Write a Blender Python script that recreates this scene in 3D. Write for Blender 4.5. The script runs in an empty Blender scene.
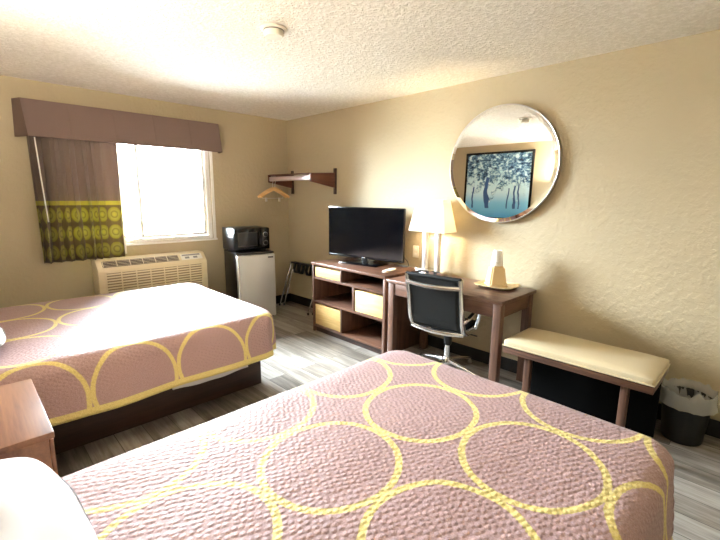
import bpy, bmesh, math, random
from mathutils import Vector, Matrix, noise
PI = math.pi
random.seed(7)
S = bpy.context.scene
COL = S.collection

# ------------------------------------------------------------------ camera
def make_camera():
    yaw, pitch, roll = 0.777654, -0.179158, 0.0097293
    f = Vector((math.sin(yaw)*math.cos(pitch), math.cos(yaw)*math.cos(pitch), math.sin(pitch)))
    r = Vector((math.cos(yaw), -math.sin(yaw), 0)); u = r.cross(f)
    c, s = math.cos(roll), math.sin(roll)
    r, u = c*r + s*u, -s*r + c*u
    M = Matrix((r, u, -f)).transposed().to_4x4()
    M.translation = Vector((-3.265894, -4.720054, 1.477503))
    cd = bpy.data.cameras.new('camera'); o = bpy.data.objects.new('camera', cd)
    cd.sensor_width = 36; cd.lens = 409.898/720*36; cd.clip_start = 0.02
    o.matrix_world = M; COL.objects.link(o); S.camera = o
make_camera()

# ------------------------------------------------------------------ world, daylight, exposure
SKY = 68.0; FILL_UPLIGHT = 44; FILL_DOME = 4  # sky level, then strengths of the two added, unseen fill lamps
W = bpy.data.worlds.new('sky'); S.world = W; W.use_nodes = True
bg = W.node_tree.nodes['Background']
bg.inputs[0].default_value = (0.82, 0.91, 1.0, 1); 
# overcast sky: brighter overhead than at the horizon
wt = W.node_tree; tc = wt.nodes.new('ShaderNodeTexCoord'); sx = wt.nodes.new('ShaderNodeSeparateXYZ'); wt.links.new(tc.outputs['Generated'], sx.inputs[0])
mr = wt.nodes.new('ShaderNodeMapRange'); wt.links.new(sx.outputs[2], mr.inputs[0])
mr.inputs[1].default_value = 0.0; mr.inputs[2].default_value = .75; mr.inputs[3].default_value = SKY; mr.inputs[4].default_value = SKY*3
wt.links.new(mr.outputs[0], bg.inputs[1])
def portal():
    l = bpy.data.lights.new('window_portal', 'AREA'); l.shape = 'RECTANGLE'; l.size = 1.5; l.size_y = 1.1
    l.cycles.is_portal = True
    o = bpy.data.objects.new('window_portal', l); o.location = (-1.84, 0.16, 1.53); o.rotation_euler = (-PI/2, 0, 0)
    COL.objects.link(o)
portal()
S.view_settings.view_transform = 'Standard'; S.view_settings.look = 'None'
S.view_settings.gamma = 1; S.view_settings.exposure = 1.5; S.view_settings.use_curve_mapping = False
S.cycles.use_denoising = True
S.cycles.max_bounces = 14; S.cycles.diffuse_bounces = 10; S.cycles.glossy_bounces = 6
S.cycles.transmission_bounces = 8; S.cycles.transparent_max_bounces = 12
S.cycles.sample_clamp_indirect = 8; S.cycles.caustics_reflective = False; S.cycles.caustics_refractive = False

# ------------------------------------------------------------------ materials
def srgb(r, g, b):
    f = lambda c: (c/255/12.92) if c <= 10 else ((c/255+.055)/1.055)**2.4
    return (f(r), f(g), f(b), 1)
class NT:
    def __init__(s, name):
        s.m = bpy.data.materials.new(name); s.m.use_nodes = True
        s.t = s.m.node_tree; s.p = s.t.nodes['Principled BSDF']; s.out = s.t.nodes['Material Output']
    def n(s, typ, **kw):
        x = s.t.nodes.new('ShaderNode'+typ)
        for k, v in kw.items():
            if isinstance(k, str) and hasattr(x, k): setattr(x, k, v)
        return x
    def set(s, x, **kw):
        for k, v in kw.items(): x.inputs[k.replace('_', ' ')].default_value = v
        return x
    def l(s, a, b): s.t.links.new(a, b)
    def math(s, op, a, b=None, clamp=False):
        x = s.n('Math', operation=op); x.use_clamp = clamp
        for i, v in enumerate((a, b)):
            if v is None: continue
            if isinstance(v, (int, float)): x.inputs[i].default_value = v
            else: s.l(v, x.inputs[i])
        return x.outputs[0]
    def mix(s, fac, a, b):
        x = s.n('Mix', data_type='RGBA')
        for i, v in ((0, fac), (6, a), (7, b)):
            if isinstance(v, (int, float, tuple)): x.inputs[i].default_value = v
            else: s.l(v, x.inputs[i])
        return x.outputs[2]
    def ramp(s, fac, *st):
        x = s.n('ValToRGB'); e = x.color_ramp.elements
        while len(e) < len(st): e.new(.5)
        for i, (p, c) in enumerate(st): e[i].position = p; e[i].color = c
        s.l(fac, x.inputs[0]); return x.outputs[0]
    def noise(s, vec, scale, detail=3, rough=.5):
        x = s.n('TexNoise'); x.inputs['Scale'].default_value = scale; x.inputs['Detail'].default_value = detail
        x.inputs['Roughness'].default_value = rough
        if vec is not None: s.l(vec, x.inputs['Vector'])
        return x.outputs['Fac']
    def coord(s, kind='Object'): return s.n('TexCoord').outputs[kind]
    def mapping(s, vec, scale=(1,1,1), rot=(0,0,0), loc=(0,0,0)):
        x = s.n('Mapping'); x.inputs['Scale'].default_value = scale; x.inputs['Rotation'].default_value = rot
        x.inputs['Location'].default_value = loc; s.l(vec, x.inputs['Vector']); return x.outputs[0]
    def bump(s, h, strength, dist):
        x = s.n('Bump'); x.inputs['Strength'].default_value = strength; x.inputs['Distance'].default_value = dist
        s.l(h, x.inputs['Height']); s.l(x.outputs[0], s.p.inputs['Normal'])
    def base(s, c):
        if isinstance(c, tuple): s.p.inputs['Base Color'].default_value = c
        else: s.l(c, s.p.inputs['Base Color'])
    def rough(s, v): s.p.inputs['Roughness'].default_value = v

def simple(name, col, rough=.5, metal=0, spec=.5, nscale=0, nvar=.06, bump=0, bscale=200):
    n = NT(name); n.rough(rough); n.p.inputs['Metallic'].default_value = metal
    n.p.inputs['Specular IOR Level'].default_value = spec
    if nscale:
        f = n.noise(n.coord(), nscale)
        lo = tuple(c*(1-nvar) for c in col[:3])+(1,); hi = tuple(min(1, c*(1+nvar)) for c in col[:3])+(1,)
        n.base(n.mix(f, lo, hi))
    else: n.base(col)
    if bump: n.bump(n.noise(n.coord(), bscale, 2), bump, .002)
    return n.m

def wood(name, dark, light, rough=.4, axis='y', spec=.5):
    n = NT(name); v = n.coord()
    sc = {'x': (1.5, 22, 22), 'y': (22, 1.5, 22), 'z': (22, 22, 1.5)}[axis]
    f1 = n.noise(n.mapping(v, sc), 1.0, 5, .6); f2 = n.noise(n.mapping(v, tuple(4*c for c in sc)), 1.0, 3, .6)
    f = n.math('ADD', n.math('MULTIPLY', f1, .75), n.math('MULTIPLY', f2, .25))
    n.base(n.ramp(f, (.32, dark), (.68, light))); n.rough(rough); n.p.inputs['Specular IOR Level'].default_value = spec
    n.bump(f2, .1, .001); return n.m

def wall_mat(name, col):
    n = NT(name); v = n.coord()
    f = n.noise(v, 1.3, 2)
    n.base(n.mix(f, tuple(c*.96 for c in col[:3])+(1,), tuple(c*1.03 for c in col[:3])+(1,)))
    a = n.noise(v, 24, 3, .55); b = n.noise(v, 70, 2)
    h = n.math('ADD', n.ramp(a, (.44, (0,0,0,1)), (.6, (1,1,1,1))), n.math('MULTIPLY', b, .4))
    n.bump(h, .3, .004); n.rough(.62); n.p.inputs['Specular IOR Level'].default_value = .35
    return n.m
M = {}
M['wall'] = wall_mat('tan_textured_wall_paint', srgb(186, 172, 143))
def ceiling_mat():
    n = NT('popcorn_ceiling'); v = n.coord()
    a = n.noise(v, 42, 4, .6)
    vo = n.n('TexVoronoi'); vo.inputs['Scale'].default_value = 55; n.l(v, vo.inputs['Vector'])
    h = n.math('ADD', n.ramp(a, (.42, (0,0,0,1)), (.62, (1,1,1,1))), n.math('MULTIPLY', vo.outputs['Distance'], -.6))
    n.bump(h, .55, .010); n.base(n.mix(n.ramp(a, (.35, (0,0,0,1)), (.65, (1,1,1,1))), srgb(228, 222, 208), srgb(246, 241, 230))); n.rough(.9); return n.m
M['ceiling'] = ceiling_mat()
def floor_mat():
    n = NT('grey_plank_flooring'); v = n.coord()
    br = n.n('TexBrick'); br.offset = .37; br.offset_frequency = 2
    n.set(br, Scale=1.0, Mortar_Size=.0022, Mortar_Smooth=.2, Bias=0.0, Brick_Width=1.22, Row_Height=.16)
    br.inputs['Color1'].default_value = (0,0,0,1); br.inputs['Color2'].default_value = (1,1,1,1); br.inputs['Mortar'].default_value = (.5,.5,.5,1)
    vv = n.mapping(v, rot=(0, 0, PI/2)); n.l(vv, br.inputs['Vector'])
    sep = n.n('SeparateColor'); n.l(br.outputs['Color'], sep.inputs[0])
    tone = sep.outputs[0]
    off = n.n('CombineXYZ'); n.l(n.math('MULTIPLY', tone, 17.0), off.inputs[0]); n.l(n.math('MULTIPLY', tone, 5.0), off.inputs[1])
    va = n.n('VectorMath', operation='ADD'); n.l(v, va.inputs[0]); n.l(off.outputs[0], va.inputs[1])
    g1 = n.noise(n.mapping(va.outputs[0], (16, 1.6, 1)), 1, 5, .65); g2 = n.noise(n.mapping(va.outputs[0], (90, 3.5, 1)), 1, 3, .6)
    f = n.math('ADD', n.math('MULTIPLY', g1, .62), n.math('MULTIPLY', g2, .2))
    f = n.math('ADD', f, n.math('MULTIPLY', tone, .22))
    c = n.ramp(f, (.36, srgb(76, 70, 63)), (.5, srgb(120, 113, 104)), (.66, srgb(164, 159, 152)))
    c = n.mix(br.outputs['Fac'], c, srgb(60, 54, 48)); n.base(c); n.rough(.33)
    n.bump(n.math('SUBTRACT', g2, n.math('MULTIPLY', br.outputs['Fac'], 2)), .12, .0015); return n.m
M['floor'] = floor_mat()

def quilt_mat(name, ox, oy, px, py):
    n = NT(name)
    uv = n.n('UVMap', uv_map='cloth').outputs[0]
    wob = n.n('TexNoise'); wob.inputs['Scale'].default_value = 7; n.l(uv, wob.inputs['Vector'])
    wv = n.n('VectorMath', operation='MULTIPLY_ADD'); n.l(wob.outputs['Color'], wv.inputs[0]); wv.inputs[1].default_value = (.012, .012, 0); n.l(uv, wv.inputs[2])
    s = n.n('SeparateXYZ'); n.l(wv.outputs[0], s.inputs[0])
    def cell(c, o, p):
        a = n.math('DIVIDE', n.math('SUBTRACT', c, o+.006), p)
        return n.math('SUBTRACT', n.math('FRACT', n.math('ADD', a, 20.5)), .5)
    a, b = cell(s.outputs[0], ox, px), cell(s.outputs[1], oy, py)
    d = n.math('SQRT', n.math('ADD', n.math('MULTIPLY', a, a), n.math('MULTIPLY', b, b)))
    fine = n.noise(uv, 190, 2)
    e = n.math('ABSOLUTE', n.math('SUBTRACT', d, .479))
    e = n.math('ADD', e, n.math('MULTIPLY', n.math('SUBTRACT', fine, .5), .030))
    ring = n.math('SUBTRACT', 1, n.math('MULTIPLY', n.math('SUBTRACT', e, .022), 160, True), True)
    at = n.n('Attribute'); at.attribute_name = 'hem'
    hem = n.math('LESS_THAN', at.outputs['Fac'], .042)
    yel = n.math('MAXIMUM', ring, hem)
    # woven cell pattern of the coverlet: little staggered puckers
    s0 = n.n('SeparateXYZ'); n.l(uv, s0.inputs[0])
    vo = n.n('TexVoronoi'); vo.voronoi_dimensions = '2D'; vo.inputs['Scale'].default_value = 45; vo.inputs['Randomness'].default_value = .5
    n.l(n.mapping(uv, (1, 1.12, 1), (0, 0, .5)), vo.inputs['Vector'])
    cellh = n.ramp(vo.outputs['Distance'], (.05, (1,1,1,1)), (.5, (0,0,0,1)))
    nn = n.noise(uv, 420, 2)
    big = n.noise(n.mapping(uv, (3, 9, 1), (0, 0, .6)), 2.2, 3)
    h = n.math('ADD', n.math('ADD', n.math('MULTIPLY', cellh, .75), n.math('MULTIPLY', nn, .25)), n.math('MULTIPLY', big, 1.6))
    n.bump(h, .6, .005)
    patt = n.noise(uv, 9, 2)
    cm = n.mix(n.ramp(fine, (.3, (0,0,0,1)), (.7, (1,1,1,1))), srgb(154, 124, 124), srgb(183, 155, 155))
    cy = n.mix(n.ramp(fine, (.3, (0,0,0,1)), (.7, (1,1,1,1))), srgb(204, 186, 110), srgb(230, 217, 152))
    n.base(n.mix(yel, cm, cy)); n.rough(.62); n.p.inputs['Specular IOR Level'].default_value = .28
    n.p.inputs['Sheen Weight'].default_value = .1; n.p.inputs['Sheen Roughness'].default_value = .4
    return n.m

def curtain_mat():
    n = NT('curtain_fabric'); uv = n.n('UVMap', uv_map='cloth').outputs[0]
    s = n.n('SeparateXYZ'); n.l(uv, s.inputs[0]); u, v = s.outputs[0], s.outputs[1]
    p, q = .15, .172
    a = n.math('MULTIPLY', n.math('SUBTRACT', n.math('FRACT', n.math('DIVIDE', u, p)), .5), p)
    b = n.math('MULTIPLY', n.math('SUBTRACT', n.math('FRACT', n.math('DIVIDE', n.math('SUBTRACT', v, .845), q)), .5), q)
    d = n.math('SQRT', n.math('ADD', n.math('MULTIPLY', a, a), n.math('MULTIPLY', b, b)))
    g, dg, br = srgb(152, 146, 74), srgb(118, 108, 56), srgb(100, 84, 56)
    c = n.ramp(n.math('DIVIDE', d, .1), (0, srgb(168, 160, 66)), (.2, g), (.30, dg), (.42, g), (.66, srgb(140, 132, 52)), (.74, br), (1, br))
    for e in c.node.color_ramp.elements: pass
    c.node.color_ramp.interpolation = 'LINEAR'
    band = n.math('MULTIPLY', n.math('GREATER_THAN', v, 1.365), n.math('LESS_THAN', v, 1.405))
    top = n.math('GREATER_THAN', v, 1.405)
    fine = n.noise(n.mapping(uv, (300, 60, 1)), 1, 2)
    tb = n.mix(fine, srgb(104, 89, 79), srgb(128, 111, 99))
    c = n.mix(band, c, srgb(166, 156, 70)); c = n.mix(top, c, tb)
    n.base(c); n.rough(.7); n.p.inputs['Sheen Weight'].default_value = .2
    tl = n.n('BsdfTranslucent'); n.l(c, tl.inputs['Color']); mx = n.n('MixShader'); mx.inputs[0].default_value = .22
    n.l(n.p.outputs[0], mx.inputs[1]); n.l(tl.outputs[0], mx.inputs[2]); n.l(mx.outputs[0], n.out.inputs['Surface'])
    n.bump(fine, .2, .001)
    return n.m

def glass_mat():
    n = NT('clear_window_glass'); t = n.t
    tr = n.n('BsdfTransparent'); gl = n.n('BsdfGlossy'); gl.inputs['Roughness'].default_value = .02
    fr = n.n('Fresnel'); fr.inputs['IOR'].default_value = 1.45
    mx = n.n('MixShader'); n.l(fr.outputs[0], mx.inputs[0]); n.l(tr.outputs[0], mx.inputs[1]); n.l(gl.outputs[0], mx.inputs[2])
    tr.inputs['Color'].default_value = (.97, .985, .98, 1)
    n.l(mx.outputs[0], n.out.inputs['Surface']); return n.m

def shade_mat():
    n = NT('white_lampshade_fabric')
    tl = n.n('BsdfTranslucent'); tl.inputs['Color'].default_value = (.93, .90, .82, 1)
    df = n.n('BsdfDiffuse'); df.inputs['Color'].default_value = (.9, .88, .82, 1)
    mx = n.n('MixShader'); mx.inputs[0].default_value = .5
    n.l(df.outputs[0], mx.inputs[1]); n.l(tl.outputs[0], mx.inputs[2])
    b = n.n('Bump'); b.inputs['Strength'].default_value = .1; n.l(n.noise(n.coord(), 300), b.inputs['Height'])
    n.l(b.outputs[0], df.inputs['Normal']); n.l(mx.outputs[0], n.out.inputs['Surface']); return n.m

def emit_mat(name, col, st):
    n = NT(name); n.p.inputs['Emission Color'].default_value = col; n.p.inputs['Emission Strength'].default_value = st; n.base(col); return n.m

def liner_mat():
    n = NT('clear_bin_liner_plastic')
    tr = n.n('BsdfTransparent'); gl = n.n('BsdfPrincipled'); gl.inputs['Base Color'].default_value = (.75, .76, .74, 1); gl.inputs['Roughness'].default_value = .25
    mx = n.n('MixShader'); mx.inputs[0].default_value = .42
    n.l(tr.outputs[0], mx.inputs[1]); n.l(gl.outputs[0], mx.inputs[2]); n.l(mx.outputs[0], n.out.inputs['Surface']); return n.m

def picture_mat():
    # a generic blue toned print of park trees; object coords: x along the width, z up (metres, centred)
    n = NT('blue_tree_print'); v = n.coord(); s = n.n('SeparateXYZ'); n.l(v, s.inputs[0]); y, z = s.outputs[1], s.outputs[2]
    f = n.noise(v, 5.5, 6, .7); f2 = n.noise(n.mapping(v, (1, 1, 1.6)), 11, 5, .7)
    up = n.math('ADD', n.math('MULTIPLY', z, .42), .02)
    leaf = n.math('ADD', n.math('ADD', n.math('MULTIPLY', f, .8), n.math('MULTIPLY', f2, .3)), up)
    sky = n.ramp(n.math('ADD', z, .5), (0, srgb(84, 160, 208)), (.22, srgb(130, 196, 228)), (.4, srgb(205, 236, 244)), (1, srgb(186, 230, 236)))
    leafc = n.ramp(f2, (.38, srgb(18, 30, 62)), (.5, srgb(84, 128, 164)), (.58, srgb(200, 232, 240)), (.7, srgb(226, 244, 248)))
    c = n.mix(n.ramp(leaf, (.55, (0,0,0,1)), (.60, (1,1,1,1))), sky, leafc)
    wob = n.math('MULTIPLY', n.math('SUBTRACT', n.noise(v, 3, 2), .5), .14)
    for yc, w, top in ((.18, .034, .14), (-.33, .016, .0), (-.40, .012, .02), (-.22, .012, -.04), (.42, .014, -.02)):
        m = n.math('MULTIPLY', n.math('LESS_THAN', n.math('ABSOLUTE', n.math('ADD', n.math('SUBTRACT', y, yc), wob)), w),
                   n.math('MULTIPLY', n.math('LESS_THAN', z, top), n.math('GREATER_THAN', z, -.38)))
        c = n.mix(m, c, srgb(58, 92, 140))
    n.base(c); n.rough(.25); return n.m

M['quilt_window'] = quilt_mat('mauve_ring_coverlet', -2.61, -1.325, .472, .50)
M['quilt_near'] = quilt_mat('mauve_ring_coverlet_near', -1.968, -3.768, .488, .468)
M['curtain'] = curtain_mat()
M['glass'] = glass_mat(); M['shade'] = shade_mat(); M['liner'] = liner_mat(); M['print'] = picture_mat()
M['valance'] = simple('mauve_brown_valance_fabric', srgb(118, 98, 90), .8, nscale=260, nvar=.12, bump=.2, bscale=400)
M['lining'] = simple('white_curtain_lining', srgb(235, 230, 222), .8, nscale=60)
M['white'] = simple('white_vinyl', srgb(238, 236, 230), .35, nscale=8, nvar=.02)
M['whiteplastic'] = simple('white_plastic', srgb(232, 226, 210), .4, nscale=8, nvar=.03)
M['ac'] = simple('cream_appliance_plastic', srgb(228, 214, 182), .42, nscale=5, nvar=.03)
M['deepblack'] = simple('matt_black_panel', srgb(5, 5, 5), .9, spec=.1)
M['acshade'] = simple('grille_gap_shade', srgb(150, 132, 104), .6)  # cabinet cream darkened to paint shade behind the grille slats
M['acdark'] = simple('dark_vent_recess', srgb(58, 44, 40), .6)
M['acgrey'] = simple('grey_button_plastic', srgb(150, 150, 152), .4)
M['black'] = simple('black_plastic', srgb(20, 20, 22), .3, nscale=20)
M['blacksoft'] = simple('black_strap', srgb(16, 15, 15), .7, nscale=60)
M['blackmatt'] = simple('black_baseboard_vinyl', srgb(22, 19, 18), .5, nscale=4)
M['blackgloss'] = simple('black_gloss', srgb(10, 10, 13), .12)
M['steel'] = simple('silver_fridge_door', srgb(206, 205, 203), .4, .3, nscale=3)
M['badge'] = simple('badge_dark', srgb(30, 30, 34), .3)
M['silverlight'] = simple('light_grey_print', srgb(190, 192, 198), .4)
M['mwindow'] = simple('microwave_glass', srgb(44, 46, 50), .1)
M['chrome'] = simple('polished_chrome', (.86, .86, .87, 1), .1, 1, nscale=5, nvar=.02)
M['satin'] = simple('satin_nickel', (.72, .70, .68, 1), .3, 1, nscale=5, nvar=.02)
M['alu'] = simple('polished_aluminium', (.88, .88, .89, 1), .2, 1, nscale=5, nvar=.02)
M['rail'] = simple('glare_tinted_rail', srgb(196, 180, 182), .3, .35, nscale=5)  # lilac tint is window glare painted into the rail colour
M['mirror'] = simple('mirror_silver', (.93, .94, .93, 1), .005, 1)
M['screen'] = simple('tv_screen', srgb(4, 5, 8), .12, spec=.3)
M['walnut_y'] = wood('dark_walnut_y', srgb(70, 48, 38), srgb(116, 84, 68), .32, 'y')
M['walnut_z'] = wood('dark_walnut_z', srgb(70, 48, 38), srgb(116, 84, 68), .4, 'z')
M['walnut_x'] = wood('dark_walnut_x', srgb(70, 48, 38), srgb(116, 84, 68), .4, 'x')
M['mahog_x'] = wood('mahogany_x', srgb(98, 60, 38), srgb(140, 96, 64), .35, 'y')
M['espresso'] = wood('espresso_base', srgb(38, 22, 15), srgb(62, 38, 26), .5, 'x')
M['mahog'] = wood('bracket_mahogany', srgb(78, 38, 26), srgb(108, 60, 42), .35, 'x')
M['bamboo'] = wood('pale_bamboo', srgb(196, 160, 98), srgb(228, 198, 136), .45, 'y')
M['hanger'] = wood('beech_hanger', srgb(214, 166, 104), srgb(238, 200, 140), .4, 'x')
M['sheet'] = simple('white_cotton', srgb(206, 205, 209), .85, nscale=12, nvar=.03, bump=.8, bscale=14)
M['mattress'] = simple('white_mattress', srgb(220, 216, 208), .85, nscale=30)
M['cushion'] = simple('cream_vinyl', srgb(206, 191, 157), .38, nscale=6, nvar=.04, bump=.1, bscale=60)
M['leather'] = simple('black_leather', srgb(13, 15, 15), .55, spec=.3, nscale=8, nvar=.2, bump=.25, bscale=160)
M['binblack'] = simple('black_bin_plastic', srgb(18, 17, 16), .45, nscale=10)
M['tray'] = simple('cream_tray_plastic', srgb(226, 208, 168), .35, nscale=6, nvar=.03)
M['bucket'] = simple('tan_ice_bucket', srgb(222, 196, 150), .45, nscale=8, nvar=.03)
M['cup'] = simple('white_cup', srgb(242, 240, 234), .5, nscale=10, nvar=.02)
M['bulb'] = emit_mat('warm_bulb', (1, .78, .45, 1), 12)
M['outside'] = simple('pale_concrete', srgb(200, 200, 196), .9, nscale=.5)
M['headboard'] = M['walnut_y']

# ------------------------------------------------------------------ mesh helpers
class B:
    def __init__(s): s.bm = bmesh.new()
    def box(s, x0, x1, y0, y1, z0, z1, bev=0, seg=2):
        t = bmesh.new(); bmesh.ops.create_cube(t, size=1)
        for v in t.verts: v.co = Vector(((x0+x1)/2 + v.co.x*(x1-x0), (y0+y1)/2 + v.co.y*(y1-y0), (z0+z1)/2 + v.co.z*(z1-z0)))
        if bev: bmesh.ops.bevel(t, geom=t.edges[:], offset=bev, segments=seg, profile=.5, affect='EDGES', clamp_overlap=True)
        return s.add(t)
    def add(s, t, mat=None):
        if mat is not None: t.transform(mat)
        me = bpy.data.meshes.new('t'); t.to_mesh(me); t.free(); s.bm.from_mesh(me); bpy.data.meshes.remove(me); return s
    def tube(s, pts, r, n=10, closed=False, flat=None):
        pts = [Vector(p) for p in pts]; t = bmesh.new(); rings = []; N = len(pts); up = None
        for i, p in enumerate(pts):
            if closed: d = (pts[(i+1) % N] - pts[i-1]).normalized()
            else: d = (pts[min(i+1, N-1)] - pts[max(i-1, 0)]).normalized()
            if up is None:
                up = Vector((0, 0, 1)) if abs(d.z) < .9 else Vector((1, 0, 0))
            a = d.cross(up).normalized(); b = a.cross(d).normalized(); up = b
            rr = r[i] if isinstance(r, (list, tuple)) else r
            ra, rb = (rr, rr) if flat is None else (rr, rr*flat)
            rings.append([t.verts.new(p + a*math.cos(2*PI*k/n)*ra + b*math.sin(2*PI*k/n)*rb) for k in range(n)])
        for i in range(N if closed else N-1):
            A, C = rings[i], rings[(i+1) % N]
            for k in range(n): t.faces.new((A[k], A[(k+1) % n], C[(k+1) % n], C[k]))
        if not closed: t.faces.new(rings[0][::-1]); t.faces.new(rings[-1])
        return s.add(t)
    def lathe(s, prof, c=(0,0,0), n=32, axis='z', cap=True):
        t = bmesh.new(); rings = []
        for r, h in prof:
            rings.append([t.verts.new((r*math.cos(2*PI*k/n), r*math.sin(2*PI*k/n), h)) for k in range(n)])
        for A, C in zip(rings, rings[1:]):
            for k in range(n): t.faces.new((A[k], A[(k+1) % n], C[(k+1) % n], C[k]))
        if cap: t.faces.new(rings[0][::-1]); t.faces.new(rings[-1])
        m = Matrix.Identity(4)
        if axis == 'x': m = Matrix.Rotation(PI/2, 4, 'Y')
        if axis == '-x': m = Matrix.Rotation(-PI/2, 4, 'Y')
        if axis == '-y': m = Matrix.Rotation(PI/2, 4, 'X')
        return s.add(t, Matrix.Translation(c) @ m)
    def prism(s, poly, lo, hi, axis='y', bev=0):
        # poly: 2D points in the other two axes (order x,y,z without axis)
        t = bmesh.new()
        def mk(a, b, h):
            return {'x': (h, a, b), 'y': (a, h, b), 'z': (a, b, h)}[axis]
        A = [t.verts.new(mk(a, b, lo)) for a, b in poly]; C = [t.verts.new(mk(a, b, hi)) for a, b in poly]
        n = len(poly); t.faces.new(A[::-1]); t.faces.new(C)
        for k in range(n): t.faces.new((A[k], A[(k+1) % n], C[(k+1) % n], C[k]))
        bmesh.ops.recalc_face_normals(t, faces=t.faces[:])
        if bev: bmesh.ops.bevel(t, geom=t.edges[:], offset=bev, segments=2, profile=.5, affect='EDGES', clamp_overlap=True)
        return s.add(t)
    def move(s, v): bmesh.ops.translate(s.bm, vec=v, verts=s.bm.verts[:]); return s
    def xf(s, m): s.bm.transform(m); return s

def link(name, me, parent=None):
    o = bpy.data.objects.new(name, me); COL.objects.link(o)
    if parent is not None: o.parent = parent
    return o
def part(name, b, mat, parent=None, smooth=True, label=None, recalc=True):
    if recalc: bmesh.ops.recalc_face_normals(b.bm, faces=b.bm.faces[:])
    me = bpy.data.meshes.new(name)
    if parent is not None and parent.get('_w'):           # geometry was given in world coordinates
        b.move(-parent.location)
    elif parent is not None and parent.parent is not None and parent.parent.get('_w'):
        b.move(-parent.parent.location)
    b.bm.to_mesh(me); b.bm.free()
    me.materials.append(mat)
    if smooth:
        me.shade_smooth()
        try: me.set_sharp_from_angle(angle=math.radians(38))
        except Exception: pass
    o = link(name, me, parent)
    if label: o['label'] = label
    return o
def tag(o, label, cat, group=None):
    o['label'] = label; o['category'] = cat
    if group: o['group'] = group
    return o
def thing(name, label, cat, loc=(0,0,0), rotz=0, group=None, world=True):
    o = bpy.data.objects.new(name, None); COL.objects.link(o); o.empty_display_size = .1
    o.location = loc; o.rotation_euler = (0, 0, rotz)
    tag(o, label, cat, group)
    if world: o['_w'] = 1
    return o
def struct(name, b, mat, parent=None, smooth=False):
    o = part(name, b, mat, parent, smooth)
    if parent is None: o['kind'] = 'structure'
    return o
def copy_tree(o, parent=None):
    c = o.copy(); COL.objects.link(c)
    if parent is not None: c.parent = parent
    for ch in list(o.children): copy_tree(ch, c)
    return c

# ------------------------------------------------------------------ room shell
H = 2.44; XW = -3.6; YE = -6.4; TH = .15
struct('floor', B().box(XW-TH, TH, YE-TH, TH, -.1, 0), M['floor'])
struct('ceiling', B().box(XW-TH, TH, YE-TH, TH, H, H+.1), M['ceiling'])
struct('wall_right', B().box(0, TH, YE-TH, TH, 0, H), M['wall'])
struct('wall_left', B().box(XW-TH, XW, YE-TH, TH, 0, H), M['wall'])
struct('wall_front', B().box(XW, 0, YE-TH, YE, 0, H), M['wall'])
WX0, WX1, WZ0, WZ1 = -2.62, -1.085, .965, 2.10
w = B()
w.box(XW, WX0, 0, TH, 0, H).box(WX1, 0, 0, TH, 0, H).box(WX0, WX1, 0, TH, 0, WZ0).box(WX0, WX1, 0, TH, WZ1, H)
struct('wall_back', w, M['wall'])
bb = .012
for nm, a in (('baseboard_right', (-bb, 0, YE, 0, 0, .112)), ('baseboard_back', (XW+bb, -bb, -bb, 0, 0, .112)),
              ('baseboard_left', (XW, XW+bb, YE, 0, 0, .112)), ('baseboard_front', (XW+bb, -bb, YE, YE+bb, 0, .112))):
    struct(nm, B().box(*a, .003), M['blackmatt'])
struct('ground', B().box(-14, 10, .2, 26, -.5, -.3), M['outside'])

win = bpy.data.objects.new('window_1', None); COL.objects.link(win); win['kind'] = 'structure'
win.location = ((WX0+WX1)/2, .05, WZ0); win['_w'] = 1
f = B(); t = .045
f.box(WX0, WX0+t, .01, .12, WZ0, WZ1, .004).box(WX1-t, WX1, .01, .12, WZ0, WZ1, .004)
f.box(WX0+t, WX1-t, .01, .12, WZ1-t, WZ1, .004).box(WX0+t, WX1-t, .01, .12, WZ0, WZ0+.04, .004)
struct('window_frame', f, M['white'], win)
c = B(); c.box(WX1+.0005, WX1+.034, -.014, -.0005, WZ0, WZ1+.034, .003).box(WX0-.034, WX0-.0005, -.014, -.0005, WZ0, WZ1+.034, .003).box(WX0-.0005, WX1+.0005, -.014, -.0005, WZ1+.0005, WZ1+.034, .003)
struct('casing', c, M['white'], win)
xm = -1.845
def sash(x0, x1, y):
    s = B(); q = .035; z0, z1 = WZ0+.042, WZ1-.047
    s.box(x0, x0+q, y, y+.03, z0, z1, .004).box(x1-q, x1, y, y+.03, z0, z1, .004)
    s.box(x0+q, x1-q, y, y+.03, z0, z0+q, .004).box(x0+q, x1-q, y, y+.03, z1-q, z1, .004)
    so = struct('sash', s, M['white'], win)
    struct('pane', B().box(x0+q, x1-q, y+.012, y+.018, z0+q, z1-q), M['glass'], so)
sash(WX0+t+.002, xm+.02, .075); sash(xm-.02, WX1-t-.002, .04)
struct('window_sill', B().box(WX0-.03, WX1+.04, -.028, .012, WZ0-.022, WZ0-.001, .004), M['white'], win)

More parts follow.
